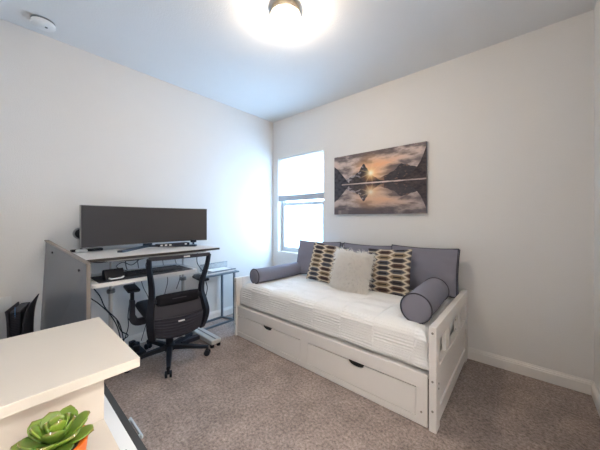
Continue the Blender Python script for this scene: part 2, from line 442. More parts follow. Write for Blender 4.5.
# mattress and quilt
mt = obj('mattress', box(nb(), .625, 2.512, -1.045, -.055, .306, .525, .03, seg=3), M['mattress'], smooth=False)
tag(mt, 'white mattress under the quilt on the daybed', 'mattress')
qx0, qx1, qy0, qy1, qt, qr = .615, 2.523, -1.062, -.048, .558, .075
def fold(s, lo, hi, r):
    """distance along cloth -> (position, drop)"""
    q = r*PI/2
    if s < lo + r:
        d = lo + r - s
        if d < q: an = d/r; return lo + r - r*math.sin(an), r*(1-math.cos(an))
        return lo, r + d - q
    if s > hi - r:
        d = s - hi + r
        if d < q: an = d/r; return hi - r + r*math.sin(an), r*(1-math.cos(an))
        return hi, r + d - q
    return s, 0
NU, NV = 520, 330
ex = .14
def quiltf(u, v):
    s = qx0 - ex + (qx1-qx0+2*ex)*u; w = qy0 - .19 + (qy1-qy0+.19+.10)*v
    x, dx = fold(s, qx0, qx1, qr); y, dy = fold(w, qy0, qy1, .06)
    d = min(math.hypot(dx, dy), .236 + .008*noise.noise(Vector((s*5, w*5, 0))))
    z = qt - d
    # patchwork relief: ridged blocks alternating with basket blocks
    cw, chh = .27, .085
    i = math.floor(s/cw + .5*(math.floor(w/chh) % 2)*0); j = math.floor(w/chh)
    edge = min((s/cw) % 1, 1-(s/cw) % 1)*cw
    if (i+j) % 2 == 0: h = abs(math.sin(PI*w/.0215))**.7
    else: h = abs(math.sin(PI*(w+.012*math.sin(s*PI/.018))/.02))*.8*(.6+.4*abs(math.sin(PI*s/.022)))
    h *= min(1, edge/.008)
    h = h*.0075 + .006*noise.noise(Vector((s*4, w*4, 3))) + .004*noise.noise(Vector((s*11, w*11, 7)))
    # turned-in corner fold near the foot on the right
    fd = (s - (2.475 - .36*max(0, (qy0+.05)-w)))
    if w < qy0+.06 and fd > 0: h += .007*min(1, fd/.006)
    nx = -1 if s < qx0 else (1 if s > qx1 else 0)
    ny = 0
    k = min(1, dy/.06)
    if s <= qx0+qr or s >= qx1-qr:
        if dx > dy: h *= .4
    n = Vector((0, -k if w < 0 and w < -.5 else 0, 1-k if k < 1 else 0))
    if n.length > 1e-6: n.normalize()
    return Vector((x, y, z)) + n*h
bm = nb(); grid(bm, quiltf, NU, NV)
q = obj('quilt', bm, M['quilt'], smooth=True); tag(q, 'white quilted coverlet with ridged patchwork spread over the daybed mattress', 'quilt')

# ------------------------------------------------------------------ cushions
def cushion_bm(w, h, T, nu=40, nv=40, bow=.05, p=.42, seed=0, wr=.006, col=None):
    bm = nb()
    def side(sg):
        def f(a, b):
            u, v = 2*a-1, 2*b-1
            # denser rows near the edge
            u2, v2 = math.sin(u*PI/2), math.sin(v*PI/2)
            x = w/2*u2*(1-bow*(1-v2*v2)); z = h/2*v2*(1-bow*(1-u2*u2))
            y = T/2*(max(0, (1-u2*u2)*(1-v2*v2)))**p
            e = 1-max(abs(u2), abs(v2))**4
            y += e*wr*(noise.noise(Vector((u2*2.2+seed, v2*2.2, seed))) + .6*noise.noise(Vector((u2*6+seed, v2*6, seed+5))))
            return Vector((x, sg*y, z))
        c = None
        if col: c = (lambda a, b: col((math.sin((2*a-1)*PI/2)+1)/2, (math.sin((2*b-1)*PI/2)+1)/2))
        grid(bm, f, nu, nv, col=c)
    side(-1); side(1)
    bmesh.ops.remove_doubles(bm, verts=bm.verts, dist=.0004)
    return bm
def edge_path(w, h, bow, n=24):
    pts = []
    def pt(u, v): return Vector((w/2*u*(1-bow*(1-v*v)), 0, h/2*v*(1-bow*(1-u*u))))
    for i in range(n): pts.append(pt(-1+2*i/n, -1))
    for i in range(n): pts.append(pt(1, -1+2*i/n))
    for i in range(n): pts.append(pt(1-2*i/n, 1))
    for i in range(n): pts.append(pt(-1, 1-2*i/n))
    return pts
# (x, y, z centre, w, h, lean, yaw)
BACK = [(1.062, -.245, .778, .585, .42, 14, 5, 'grey back cushion with dark piping at the window end of the daybed'),
        (1.650, -.145, .774, .575, .41, 9, 0, 'grey back cushion with dark piping behind the two patterned cushions'),
        (2.230, -.165, .784, .585, .42, 11, 1, 'grey back cushion with dark piping beside the right bolster')]
def box_cushion(w, h, G, D, seed):
    """two bulging faces (bulge D) joined by a flat gusset of depth G"""
    bm = nb(); N = 36
    def face(sg):
        def f(a, b):
            u, v = math.sin((2*a-1)*PI/2), math.sin((2*b-1)*PI/2)
            x = w/2*u*(1-.03*(1-v*v)); z = h/2*v*(1-.065*(1-u*u))
            e = max(0, (1-u*u)*(1-v*v))
            y = G/2 + D*e**.4 + (1-max(abs(u), abs(v))**6)*.012*(noise.noise(Vector((u*1.8+seed, v*2, seed)))+.5*noise.noise(Vector((u*5+seed, v*5, seed+5))))
            y += .006*math.exp(-((abs(u)-.93)/.05)**2)*math.sin(v*17+seed)*e**.2
            return Vector((x, sg*y, z))
        return grid(bm, f, N, N)
    g1, g2 = face(-1), face(1)
    def rim(g): return [g[i][0] for i in range(N)]+[g[N][j] for j in range(N)]+[g[N-i][N] for i in range(N)]+[g[0][N-j] for j in range(N)]
    r1, r2 = rim(g1), rim(g2)
    for i in range(len(r1)): bm.faces.new((r1[i], r1[(i+1) % len(r1)], r2[(i+1) % len(r1)], r2[i]))
    return bm
for k, (x, y, z, w, h, lean, yaw, lab) in enumerate(BACK):
    tt = thing('back_cushion', lab, 'cushion', (x, y, z), math.radians(yaw), 'grey back cushions on the daybed', rx=math.radians(-lean))
    G = .065
    obj('cover', box_cushion(w, h, G, .035, k*3.1), M['grey_fab'], tt, True, angle=50)
    for sg in (-1, 1):
        pth = []
        for i in range(4*24):
            q_, m_ = divmod(i, 24); s_ = math.sin((2*m_/24-1)*PI/2)
            u, v = ((s_, -1), (1, s_), (-s_, 1), (-1, -s_))[q_]
            pth.append(Vector((w/2*u*(1-.03*(1-v*v)), sg*G/2, h/2*v*(1-.065*(1-u*u)))))
        pc = [p for i, p in enumerate(pth) if i == 0 or (p-pth[i-1]).length > 1e-5]
        obj('piping', tube(nb(), pc, .0052, 8, closed=True), M['piping'], tt, True)

CREAM = (.66, .56, .43)
FILL = [(.060, .050, .056), (.105, .062, .052), (.085, .085, .102), (.23, .165, .105)]
def hexcol(seed):
    nc, nr = 3.1, 8.3
    def f(u, v):
        best = None
        X, Y = u*nc+seed*.31, v*nr+seed*.2
        for c in (math.floor(X), math.floor(X)+1):
            off = .5*(c % 2)
            r = round(Y-off)
            for rr in (r-1, r, r+1):
                dx = abs(X-c); dy = abs(Y-off-rr)
                d = max(dy/.5, dx*1.5 + dy)    # elongated hexagon
                if best is None or d < best[0]: best = (d, c, rr, dx, dy)
        d, c, rr, dx, dy = best
        if d > .86: return CREAM
        if d > .70: return mixc(FILL[(c*2+rr*3+(c*rr) % 3) % 4], CREAM, .25)
        if dy < .10 and dx < .26: return (.02, .018, .02)
        k = FILL[(c*2+rr*3+(c*rr) % 3) % 4]
        return k
    return f
for k, (x, y, z, yaw, lean, roll, s, lab) in enumerate((
        (1.30, -.40, .765, 9, 17, 6, .43, 'brown and cream hexagon-patterned cushion left of the white fur pillow'),
        (1.965, -.34, .757, -1, 16, -3, .44, 'brown and cream hexagon-patterned cushion right of the white fur pillow'))):
    tt = thing('patterned_cushion', lab, 'cushion', (x, y, z), math.radians(yaw), 'hexagon patterned cushions', rx=math.radians(-lean), ry=math.radians(roll))
    obj('cover', cushion_bm(s, s, .12, 170, 170, seed=9+k, col=hexcol(k+1), wr=.006), M['pattern'], tt, True)
# fur pillow
tt = thing('fur_pillow', 'shaggy white fur pillow in the middle of the daybed cushions', 'pillow', (1.665, -.50, .740), math.radians(3), rx=math.radians(-17), ry=math.radians(3))
w = h = .40; T = .12
obj('cover', cushion_bm(w, h, T, seed=4), M['fur'], tt, True)
bm = nb(); rnd = random.Random(3)
def strand(bm, p, d, L, r, drop):
    pts = []
    side = d.cross(Vector((rnd.uniform(-1, 1), rnd.uniform(-1, 1), rnd.uniform(-1, 1)))).normalized()
    q = p.copy(); dd = d.copy(); prev = None
    for i in range(5):
        k = 1-i/4
        a = bm.verts.new(q + side*r*k + (dd*0)); 
        if i < 4: b = bm.verts.new(q - side*r*k)
        else: b = None
        if prev:
            if b: bm.faces.new((prev[0], prev[1], b, a))
            else: bm.faces.new((prev[0], prev[1], a))
        prev = (a, b)
        dd = (dd + Vector((0, 0, -drop)) ).normalized(); q = q + dd*L/4
for s in range(11000):
    u, v = rnd.uniform(-1, 1), rnd.uniform(-1, 1)
    sg = -1 if rnd.random() < .8 else 1
    e = max(0, (1-u*u)*(1-v*v))
    p = Vector((w/2*u*(1-.05*(1-v*v)), sg*T/2*e**.42, h/2*v*(1-.05*(1-u*u))))
    n = Vector((u**3*.9, sg*(e+.12)**.5, v**3*.9)).normalized()
    cl = noise.noise_vector(Vector((u*7, v*10, sg)))
    d = (n + cl*1.05 + Vector((rnd.uniform(-.25, .25), 0, rnd.uniform(-.45, .05)))).normalized()
    strand(bm, p, d, rnd.uniform(.030, .062), .0019, .25)
fo = obj('fur', bm, M['fur_hair'], tt); fo['kind'] = 'stuff'

# bolsters lie along the two ends
def bolster(lab, x, y0, y1, zc, r, yaw, sag=0):
    L = y1-y0
    tt = thing('bolster_pillow', lab, 'bolster pillow', (x, (y0+y1)/2, zc), math.radians(yaw), 'grey bolster pillows')
    prof = [(.001, -L/2-.012), (r*.5, -L/2-.011), (r*.86, -L/2-.006), (r, -L/2+.004)]
    for i in range(1, 20): prof.append((r*(1+.02*math.sin(PI*i/20)+.012*noise.noise(Vector((i*.7, x, 0)))), -L/2+.004+(L-.008)*i/20))
    prof += [(r, L/2-.004), (r*.86, L/2+.006), (r*.5, L/2+.011), (.001, L/2+.012)]
    b_ = nb(); lathe(b_, prof, (0, 0, 0), 40, 'Y')
    for v in b_.verts:
        v.co.z += -sag*(1-(2*v.co.y/L)**2)
        v.co += Vector((1, 0, .6))*.004*noise.noise(v.co*9)
    obj('cover', b_, M['grey_fab'], tt, True)
    for yy in (-L/2+.002, L/2-.002):
        b_ = nb(); tube(b_, [(r*1.012*math.cos(2*PI*i/40), yy, r*1.012*math.sin(2*PI*i/40)) for i in range(40)], .0048, 8, closed=True)
        obj('piping', b_, M['piping'], tt, True)
bolster('slim grey bolster pillow with dark piping at the window end of the daybed', .775, -.985, -.285, .640, .079, -3, .004)
bolster('thick grey bolster pillow with dark piping at the near right end of the daybed', 2.395, -.945, -.345, .656, .099, 2)

# ------------------------------------------------------------------ canvas print
px0, px1, pz0, pz1 = 1.155, 2.231, 1.316, 2.027
def fbm(x, y, s=0, o=5):
    a = 0; k = 1; t_ = 0
    for i in range(o):
        a += k*noise.noise(Vector((x, y, s+i*3.3))); t_ += k; k *= .55; x *= 2.05; y *= 2.05
    return a/t_
def sstep(a, b, x): t_ = max(0, min(1, (x-a)/(b-a))); return t_*t_*(3-2*t_)
HL = .492      # water line
SX, SY = .455, .655
def interp(pts, x):
    for (x0, y0), (x1, y1) in zip(pts, pts[1:]):
        if x <= x1: return y0+(y1-y0)*(x-x0)/(x1-x0)
    return pts[-1][1]
R_FAR = [(0, .5), (.10, .54), (.17, .60), (.22, .63), (.27, .66), (.33, .60), (.50, .58), (.56, .56), (.60, .59), (.635, .60), (.66, .63), (.70, .645), (.725, .68), (.745, .72), (.77, .74), (.80, .715), (.83, .72), (.86, .69), (.89, .68), (.95, .64), (1, .6)]
R_PEAK = [(0, .0), (.17, .49), (.20, .54), (.24, .585), (.265, .63), (.284, .672), (.30, .69), (.315, .69), (.335, .745), (.352, .785), (.368, .82), (.385, .805), (.398, .755), (.415, .73), (.43, .685), (.45, .655), (.48, .60), (.53, .55), (.58, .52), (.63, .49), (1, 0)]
R_LEFT = [(0, .84), (.015, .82), (.05, .78), (.085, .71), (.116, .665), (.15, .60), (.18, .55), (.215, .49), (1, 0)]
R_RIGHT = [(0, 0), (.66, .49), (.71, .52), (.78, .535), (.837, .555), (.87, .585), (.90, .63), (.925, .68), (.95, .74), (.975, .83), (1, .94)]
def scene_col(u, v):
    j = .011*fbm(u*16, 0, 8)
    cl = fbm(u*3.4-v*1.5, v*7.5+u*1.8, 2) + .35*fbm(u*9, v*16, 12)
    base = mixc((.15, .125, .13), (.62, .50, .45), sstep(-.22, .25, cl))
    base = mixc(base, (.085, .07, .075), sstep(.02, .30, -fbm(u*4.2+3, v*8+2, 20))*.75)
    d = math.hypot((u-SX)*1.45, (v-SY))
    base = mixc(base, (.95, .50, .20), math.exp(-(d/.20)**2)*.8)
    base = mixc(base, (.85, .46, .25), max(0, min(1, .75*math.exp(-(((u-.56)/.20)**2+((v-.78)/.10)**2))*(.7+cl*2.4))))
    c = base
    hf = interp(R_FAR, u)+j
    if v < hf:
        c = mixc((.075, .062, .068), (.42, .22, .12), math.exp(-((u-.50)/.10)**2))
        sn = fbm(u*20, v*26, 5)
        if .10 < u < .30 and sn > -.10: c = mixc(c, (.50, .46, .47), .65)
        if u > .60: c = mixc(c, (.040, .036, .044), .75+fbm(u*18, v*18, 4))
        if u > .60 and fbm(u*26+v*12, v*22, 14) > .22: c = mixc(c, (.30, .18, .12), .45)
    hp = interp(R_PEAK, u)+j
    if v < hp:
        c = mixc((.030, .026, .030), (.085, .068, .070), .5+1.6*fbm(u*24, v*26, 16))
        if u < .37 and fbm(u*20+v*12, v*24, 6) > .12 and v > .60: c = (.26, .23, .25)
        c = mixc(c, (.60, .26, .09), math.exp(-((u-SX)/.055)**2-((v-.60)/.06)**2)*.85)
    hl = interp(R_LEFT, u)+j*.7
    if v < hl: c = mixc((.022, .022, .030), (.075, .07, .085), .5+fbm(u*22, v*22, 9)*1.6)
    hr = interp(R_RIGHT, u)+j*.5
    if v < hr: c = mixc((.020, .018, .024), (.075, .055, .055), .5+fbm(u*20, v*20, 11)*1.6)
    c = mixc(c, (1, .80, .42), math.exp(-(d/.06)**2)); c = mixc(c, (1, .97, .85), math.exp(-(d/.032)**2))
    an = math.atan2(v-SY, (u-SX)*1.45)
    ray = max(0, math.cos(an*9))**8*math.exp(-(d/.13)**2)
    return mixc(c, (1, .72, .36), ray*.6)
def artcol(u, v):
    hl = HL - .03*(u-.5)
    if v > hl-.004 and v < hl+.016 and u > .10: return mixc((.05, .045, .05), (.72, .58, .52), .5+.8*fbm(u*9, v*60, 3)+.5*math.exp(-((u-.5)/.25)**2))
    if v > hl: return scene_col(u, v)
    vv = 2*hl-v
    c = scene_col(u+.004*fbm(u*20, v*60, 1), min(1, (vv-hl)*1.12+hl+.006*fbm(u*8, v*40, 2)))
    c = mixc(c, (.60, .48, .42), .38*math.exp(-(((u-.5)/.28)**2+((v-.30)/.12)**2))*(1 if sum(c) > .5 else .15))
    return mixc(c, (.08, .07, .085), .15+.40*sstep(.25, 0, v))
t = thing('canvas_print', 'wide canvas print of mountains and clouds mirrored in a lake at sunset', 'wall picture', ((px0+px1)/2, -.02, (pz0+pz1)/2))
obj('canvas_body', box(nb(), px0, px1, -.034, -.003, pz0, pz1, .002), M['canvas_edge'], t, world=True)
bm = nb(); grid(bm, lambda a, b: Vector((px0+.0005+(px1-px0-.001)*a, -.0348, pz0+.0005+(pz1-pz0-.001)*b)), 420, 280, col=artcol)
bm.verts.ensure_lookup_table()
obj('printed_picture', bm, M['art'], t, world=True)

# ------------------------------------------------------------------ standing desk
DX0, DX1, DY0, DY1, DZ = .045, .695, -2.398, -1.375, .982
t = thing('standing_desk', 'two-level silver and white standing desk against the left wall', 'desk', (.37, -1.9, 0))
def Dk(name, bm, m, par=t, **k): return obj(name, bm, m, par, world=True, **k)
tp = Dk('desktop', box(nb(), DX0, DX1, DY0, DY1, DZ-.020, DZ, .002), M['desktop'])
Dk('edge_band', box(nb(), DX1+.0005, DX1+.006, DY0, DY1+.004, DZ-.021, DZ-.003), M['deskedge'], tp)
# brackets under the upper level
bm = nb(); box(bm, .12, .62, -1.50, -1.47, DZ-.045, DZ-.021); box(bm, .12, .62, -2.26, -2.23, DZ-.045, DZ-.021); box(bm, .58, .61, -2.23, -1.50, DZ-.045, DZ-.021)
Dk('under_frame', bm, M['silver'])
TZ = .815
poly = []
for (cx, cy, a0) in ((.725, -2.35, -90), (.725, -1.66, 0), (.36, -1.66, 90), (.36, -2.35, 180)):
    for q_ in range(7):
        a = math.radians(a0 + 15*q_); poly.append((cx+.04*math.cos(a), cy+.04*math.sin(a)))
Dk('keyboard_shelf', prism(nb(), poly, (TZ-.026, TZ), 'Z'), M['desklight'])
for y, fy, fx in ((-2.19, -2.19, .44), (-1.60, -1.385, .67)):
    c = nb(); lathe(c, [(.011, .69), (.011, DZ-.0205)], (.42, y, 0), 16); Dk('inner_column', c, M['silver'], smooth=True, angle=40)
    c = nb(); lathe(c, [(.0165, .076), (.0165, .66)], (.42, y, 0), 20)
    L_ = Dk('leg', c, M['silver'], smooth=True, angle=40)
    c = nb(); lathe(c, [(.027, .66), (.029, .665), (.029, .685), (.025, .69)], (.42, y, 0), 20); Dk('collar', c, M['collar'], L_, smooth=True, angle=40)
    f = nb(); box(f, .15, fx, fy-.055, fy+.055, .03, .075, .012, seg=3)
    F_ = Dk('foot', f, M['silver'])
    if fy != y: Dk('foot_link', box(nb(), .39, .45, y-.03, fy-.0555, .03, .07, .004), M['charcoal'], F_)
    Dk('foot_strip', box(nb(), .17, fx-.02, fy-.006, fy+.006, .0755, .078), M['collar'], F_)
    for xx in (.175, fx-.015):
        for dy in (-.035, .035):
            b_ = nb(); lathe(b_, [(.018, .030), (.02, .018), (.018, .0005)], (xx-.01, fy+dy, 0), 14); Dk('foot_pad', b_, M['black'], F_, smooth=True)
Dk('cross_beam', box(nb(), .25, .29, -2.24, -1.47, .90, .936, .004), M['silver'])
# monitor
MX, MY0, MY1, MZ0, MZ1 = .27, -2.357, -1.262, 1.024, 1.374
t = thing('monitor', 'very wide curved dark monitor on the desk', 'monitor', (.25, (MY0+MY1)/2, DZ))
R_ = 1.8; yc = (MY0+MY1)/2; hw = (MY1-MY0)/2
def curve_x(y): return MX+.0 - (math.sqrt(R_**2-(y-yc)**2) - math.sqrt(R_**2-hw**2))
def slab_curved(bm, off0, off1, y0, y1, z0, z1, n=32):
    secs = []
    for i in range(n+1):
        y = y0+(y1-y0)*i/n; x = curve_x(y)
        secs.append([bm.verts.new((x+off0, y, z0)), bm.verts.new((x+off1, y, z0)), bm.verts.new((x+off1, y, z1)), bm.verts.new((x+off0, y, z1))])
    for a, b in zip(secs, secs[1:]):
        for k in range(4): bm.faces.new((a[k], a[(k+1) % 4], b[(k+1) % 4], b[k]))
    bm.faces.new(secs[0][::-1]); bm.faces.new(secs[-1]); return bm
obj('housing', slab_curved(nb(), -.045, -.002, MY0, MY1, MZ0, MZ1), M['bezel'], t, world=True)
obj('screen', slab_curved(nb(), -.0015, .0015, MY0+.004, MY1-.004, MZ0+.004, MZ1-.004), M['screen'], t, world=True, angle=30, smooth=True)
b_ = nb(); box(b_, .075, .115, yc-.04, yc+.04, DZ+.0005, 1.22, .008); box(b_, .095, .13, yc-.06, yc+.06, 1.13, 1.26, .005)
obj('stand_column', b_, M['stand'], t, world=True)
for (ex_, ey_) in ((.43, -2.13), (.43, -1.47)):
    b_ = nb()
    sweep(b_, [(.11, yc, DZ+.0085), (ex_, ey_, DZ+.0085)], [(-.022, -.008), (.022, -.008), (.022, .008), (-.022, .008)])
    obj('stand_leg', b_, M['stand'], t, world=True)
# things on the upper level
t = thing('dock', 'black docking box with white markings beneath the middle of the monitor', 'docking station', (.40, -1.70, DZ))
obj('body', box(nb(), .32, .39, -1.82, -1.52, DZ+.017, DZ+.042, .003), M['charcoal'], t, world=True)
for y in (-1.80, -1.76, -1.72, -1.57): obj('marking', box(nb(), .3905, .3925, y, y+.02, DZ+.022, DZ+.036), M['label'], t, world=True)
t = thing('webcam', 'small black webcam on a foot below the right end of the monitor', 'camera', (.36, -1.385, DZ))
b_ = nb(); lathe(b_, [(.034, DZ+.0005), (.034, DZ+.008), (.01, DZ+.012), (.01, DZ+.03)], (.30, -1.455+.02, 0), 18); obj('foot', b_, M['stand'], t, world=True)
b_ = nb(); box(b_, .28, .32, -1.46, -1.41, DZ+.0305, DZ+.06, .006); obj('head', b_, M['black'], t, world=True)
t = thing('power_strip', 'short black power strip at the rear left of the desktop', 'power strip', (.2, -2.33, DZ))
ps = obj('body', box(nb(), .07, .13, -2.395, -2.18, DZ+.0005, DZ+.020, .004), M['black'], t, world=True)
for y in (-2.36, -2.31, -2.26, -2.21): obj('socket', box(nb(), .085, .115, y, y+.026, DZ+.0202, DZ+.022), M['collar'], t, world=True)
b_ = nb(); box(b_, .15, .215, -2.375, -2.30, DZ+.0005, DZ+.026, .012, seg=3)
tag(obj('charger', b_, M['detector'], smooth=True), 'small white charger lying at the left end of the desktop', 'charger')
t = thing('round_speaker', 'round black and grey speaker peeking out behind the left end of the monitor', 'speaker', (.11, -2.375, DZ+.02))
b_ = nb(); lathe(b_, [(.044, .085), (.050, .09), (.050, .125), (.044, .13)], (0, -2.332, 1.137), 28, 'X'); obj('shell', b_, M['bezel'], t, world=True, smooth=True, angle=40)
b_ = nb(); lathe(b_, [(.041, .1305), (.036, .137), (.02, .134), (.002, .133)], (0, -2.332, 1.137), 28, 'X'); obj('driver', b_, M['black'], t, world=True, smooth=True)
b_ = nb(); box(b_, .095, .115, -2.335, -2.320, DZ+.0215, 1.087); obj('stem', b_, M['black'], t, world=True)

# things on the keyboard shelf
mp = obj('desk_mat', box(nb(), .47, .745, -2.335, -1.66, TZ+.0004, TZ+.004, .0015), M['chair_fab'])
tag(mp, 'black desk mat on the white keyboard shelf', 'desk mat')
t = thing('keyboard', 'black keyboard on the mat of the keyboard shelf', 'keyboard', (.60, -1.98, TZ+.004))
obj('keyboard_body', box(nb(), .53, .67, -2.15, -1.72, TZ+.0045, TZ+.018, .004), M['black'], t, world=True)
bm = nb()
for r in range(5):
    for c in range(15): box(bm, .543+r*.0245, .562+r*.0245, -2.14+c*.0275, -2.118+c*.0275, TZ+.0185, TZ+.026)
obj('keys', bm, M['charcoal'], t, world=True)
t = thing('headset_dock', 'black angular dock with a pale front edge on the left of the keyboard shelf', 'dock', (.66, -2.27, TZ))
b_ = nb(); prism(b_, [(.585, TZ+.0045), (.70, TZ+.0045), (.69, TZ+.022), (.64, TZ+.074), (.595, TZ+.062)], (-2.285, -2.165), 'Y'); obj('body', b_, M['black'], t, world=True)
b_ = nb(); tube(b_, smooth_path([(.695, -2.265, TZ+.016), (.712, -2.25, TZ+.012), (.712, -2.20, TZ+.012), (.695, -2.175, TZ+.016)], 5), .006, 8); obj('front_edge', b_, M['detector'], t, world=True, smooth=True, label='pale front edge')

# cables
def cable(lab, pts, r=.004, m=M['black'], g='cables around the desk'):
    b_ = nb(); tube(b_, smooth_path(pts, 8), r, 8)
    o = obj('cable', b_, m, smooth=True); tag(o, lab, 'cable', g); return o
cable('dark cable drooping in a long loop under the desktop from its left end', [(.52, -2.38, .955), (.50, -2.30, .93), (.46, -2.18, .92), (.44, -2.0, .91), (.40, -1.85, .93), (.34, -1.72, .955)])
cable('thin cable rising from the keyboard to the loop under the desktop', [(.525, -1.96, .83), (.47, -1.95, .86), (.43, -1.92, .90)], .003)
cable('thin cable in a crooked loop behind the black angular dock', [(.50, -2.10, .835), (.45, -2.16, .87), (.47, -2.12, .905), (.44, -2.05, .87), (.46, -2.0, .91)], .003)
cable('leftmost cable hanging from the desktop beside the grey board', [(.60, -2.392, .955), (.60, -2.400, .88), (.60, -2.401, .80), (.58, -2.36, .70), (.55, -2.30, .63), (.50, -2.22, .52), (.52, -2.17, .40), (.45, -2.12, .2), (.42, -2.10, .05)], .0038)
cable('cable hanging from the keyboard shelf just right of the leftmost one', [(.60, -2.34, .785), (.58, -2.33, .75), (.56, -2.29, .68), (.50, -2.24, .56), (.46, -2.14, .40), (.40, -2.08, .12), (.36, -2.04, .02)])
cable('cable hanging against the wall between left desk leg and chair armrest', [(.10, -2.0, .955), (.08, -1.99, .80), (.10, -1.93, .65), (.07, -1.95, .5), (.10, -1.98, .35), (.06, -1.97, .2), (.05, -2.03, .02)])
cable('cable behind the chair armrest dropping towards the floor', [(.22, -1.95, .955), (.15, -1.90, .75), (.12, -1.86, .6), (.10, -1.80, .45), (.14, -1.82, .3), (.2, -1.9, .1)], .003)
cable('cable hanging behind the middle of the chair\'s mesh back', [(.16, -1.70, .955), (.10, -1.66, .78), (.11, -1.62, .62), (.08, -1.64, .45), (.12, -1.66, .25)], .0035)
cable('cable hanging behind the right half of the chair\'s mesh back', [(.15, -1.57, .955), (.10, -1.54, .82), (.13, -1.50, .65), (.09, -1.52, .5)], .0035)
cable('curled cable end hanging between the chair back and the small side table', [(.34, -1.40, .955), (.31, -1.40, .80), (.30, -1.32, .67), (.30, -1.29, .56), (.30, -1.275, .50), (.30, -1.29, .42), (.30, -1.31, .37)], .0045)
cable('thick cable running down to the floor from the left desk leg', [(.46, -2.16, .44), (.34, -2.10, .30), (.24, -2.02, .20), (.14, -2.08, .12), (.08, -2.12, .03)], .0045)
# power brick heap under the desk
t = thing('power_bank', 'black power block with plugs on the floor below the desk', 'power supply', (.2, -1.92, 0))
b_ = nb(); box(b_, .10, .34, -2.02, -1.90, .0005, .055, .01); obj('block', b_, M['black'], t, world=True)
for i, (x, y, a) in enumerate(((.15, -1.96, .1), (.21, -1.945, .5), (.28, -1.965, -.2))):
    b_ = nb(); box(b_, x-.02, x+.02, y-.025, y+.025, .0555, .105, .006, rot=Matrix.Rotation(a, 3, 'Z')); obj('plug', b_, M['black'], t, world=True)

# leaning board at the desk's left end
bm = nb()
th = Vector((-.10, .995, 0)).normalized()*.024
crn = [(.035, -2.538, 1.082), (.80, -2.412, .966), (.80, -2.40, .02), (.035, -2.585, .02)]
A = [bm.verts.new(c) for c in crn]; B = [bm.verts.new(Vector(c)-Vector((-.02, -.0, 0))*0 + Vector((-.003, .022, 0))) for c in crn]
for i in range(4): bm.faces.new((A[i], A[(i+1) % 4], B[(i+1) % 4], B[i]))
bm.faces.new(A[::-1]); bm.faces.new(B)
t = thing('leaning_board', 'tall glossy grey board standing at the left end of the desk', 'board', (.42, -2.49, 0))
obj('panel', bm, M['board'], t, world=True)
bm = nb(); sweep(bm, [(.812, -2.405, .015), (.812, -2.403, .962)], [(-.010, -.0095), (.010, -.0095), (.010, .0095), (-.010, .0095)])
obj('edge_post', bm, M['boardedge'], t, world=True, label='taupe edge post')
bm = nb(); sweep(bm, [(.030, -2.533, 1.086), (.815, -2.401, .968)], [(-.013, -.004), (.013, -.004), (.013, .004), (-.013, .004)])
obj('top_edge', bm, M['boardedge'], t, world=True)
for x, y, z in ((.20, -2.516, 1.00), (.70, -2.434, .915)):
    b_ = nb(); lathe(b_, [(.008, y-.004), (.008, y+.008)], (x, 0, z), 12, 'Y'); obj('screw', b_, M['hole'], t, world=True)

# ------------------------------------------------------------------ small side table by the daybed
t = thing('side_table', 'slim grey metal side table with a glass top between desk and daybed', 'side table', (.13, -1.05, 0))
sx0, sx1, sy0, sy1, sz = .03, .235, -1.285, -.85, .612
def St(name, bm, m, **k): return obj(name, bm, m, t, world=True, **k)
St('table_top', box(nb(), sx0-.008, sx1+.025, sy0-.01, sy1+.03, sz-.016, sz, .003), M['steel'])
for x, y in ((sx0+.01, sy1-.075), (sx1-.01, sy1-.021)):
    St('leg', box(nb(), x-.011, x+.011, y-.011, y+.011, .022, sz-.0165, .002), M['steel'])
b_ = nb(); box(b_, sx1-.021, sx1+.001, sy0, sy1-.01, .0005, .0215); box(b_, sx0-.001, sx0+.021, sy0, sy1-.064, .0005, .0215)
sweep(b_, [(sx0+.01, sy1-.075, .011), (sx1-.01, sy1-.021, .011)], [(-.0105, -.0105), (.0105, -.0105), (.0105, .0105), (-.0105, .0105)])
St('base_frame', b_, M['steel'])
# what is on it
pp = obj('paper_stack', box(nb(), .045, .215, -1.25, -.86, sz+.0005, sz+.018, .001), M['paper']); tag(pp, 'stack of white papers on the slim grey side table', 'papers')
t = thing('acrylic_tray', 'clear acrylic tray on the papers of the side table', 'tray', (.13, -1.05, sz+.019))
ty0, ty1 = -1.22, -.845
obj('tray_base', box(nb(), .03, .22, ty0, ty1, sz+.0185, sz+.023), M['acrylic'], t, world=True)
obj('tray_back', box(nb(), .03, .035, ty0, ty1, sz+.0235, sz+.095), M['acrylic'], t, world=True)
obj('tray_rim', box(nb(), .027, .038, ty0, ty1, sz+.0955, sz+.100), M['steel'], t, world=True, label='dark rim')
obj('tray_lip', box(nb(), .216, .222, ty0, ty1, sz+.0235, sz+.033), M['steel'], t, world=True)
nb_ = obj('notebook', box(nb(), .05, .20, -1.16, -.90, sz+.0235, sz+.036, .002), M['paper']); tag(nb_, 'thin white notebook lying in the clear tray on the side table', 'notebook')

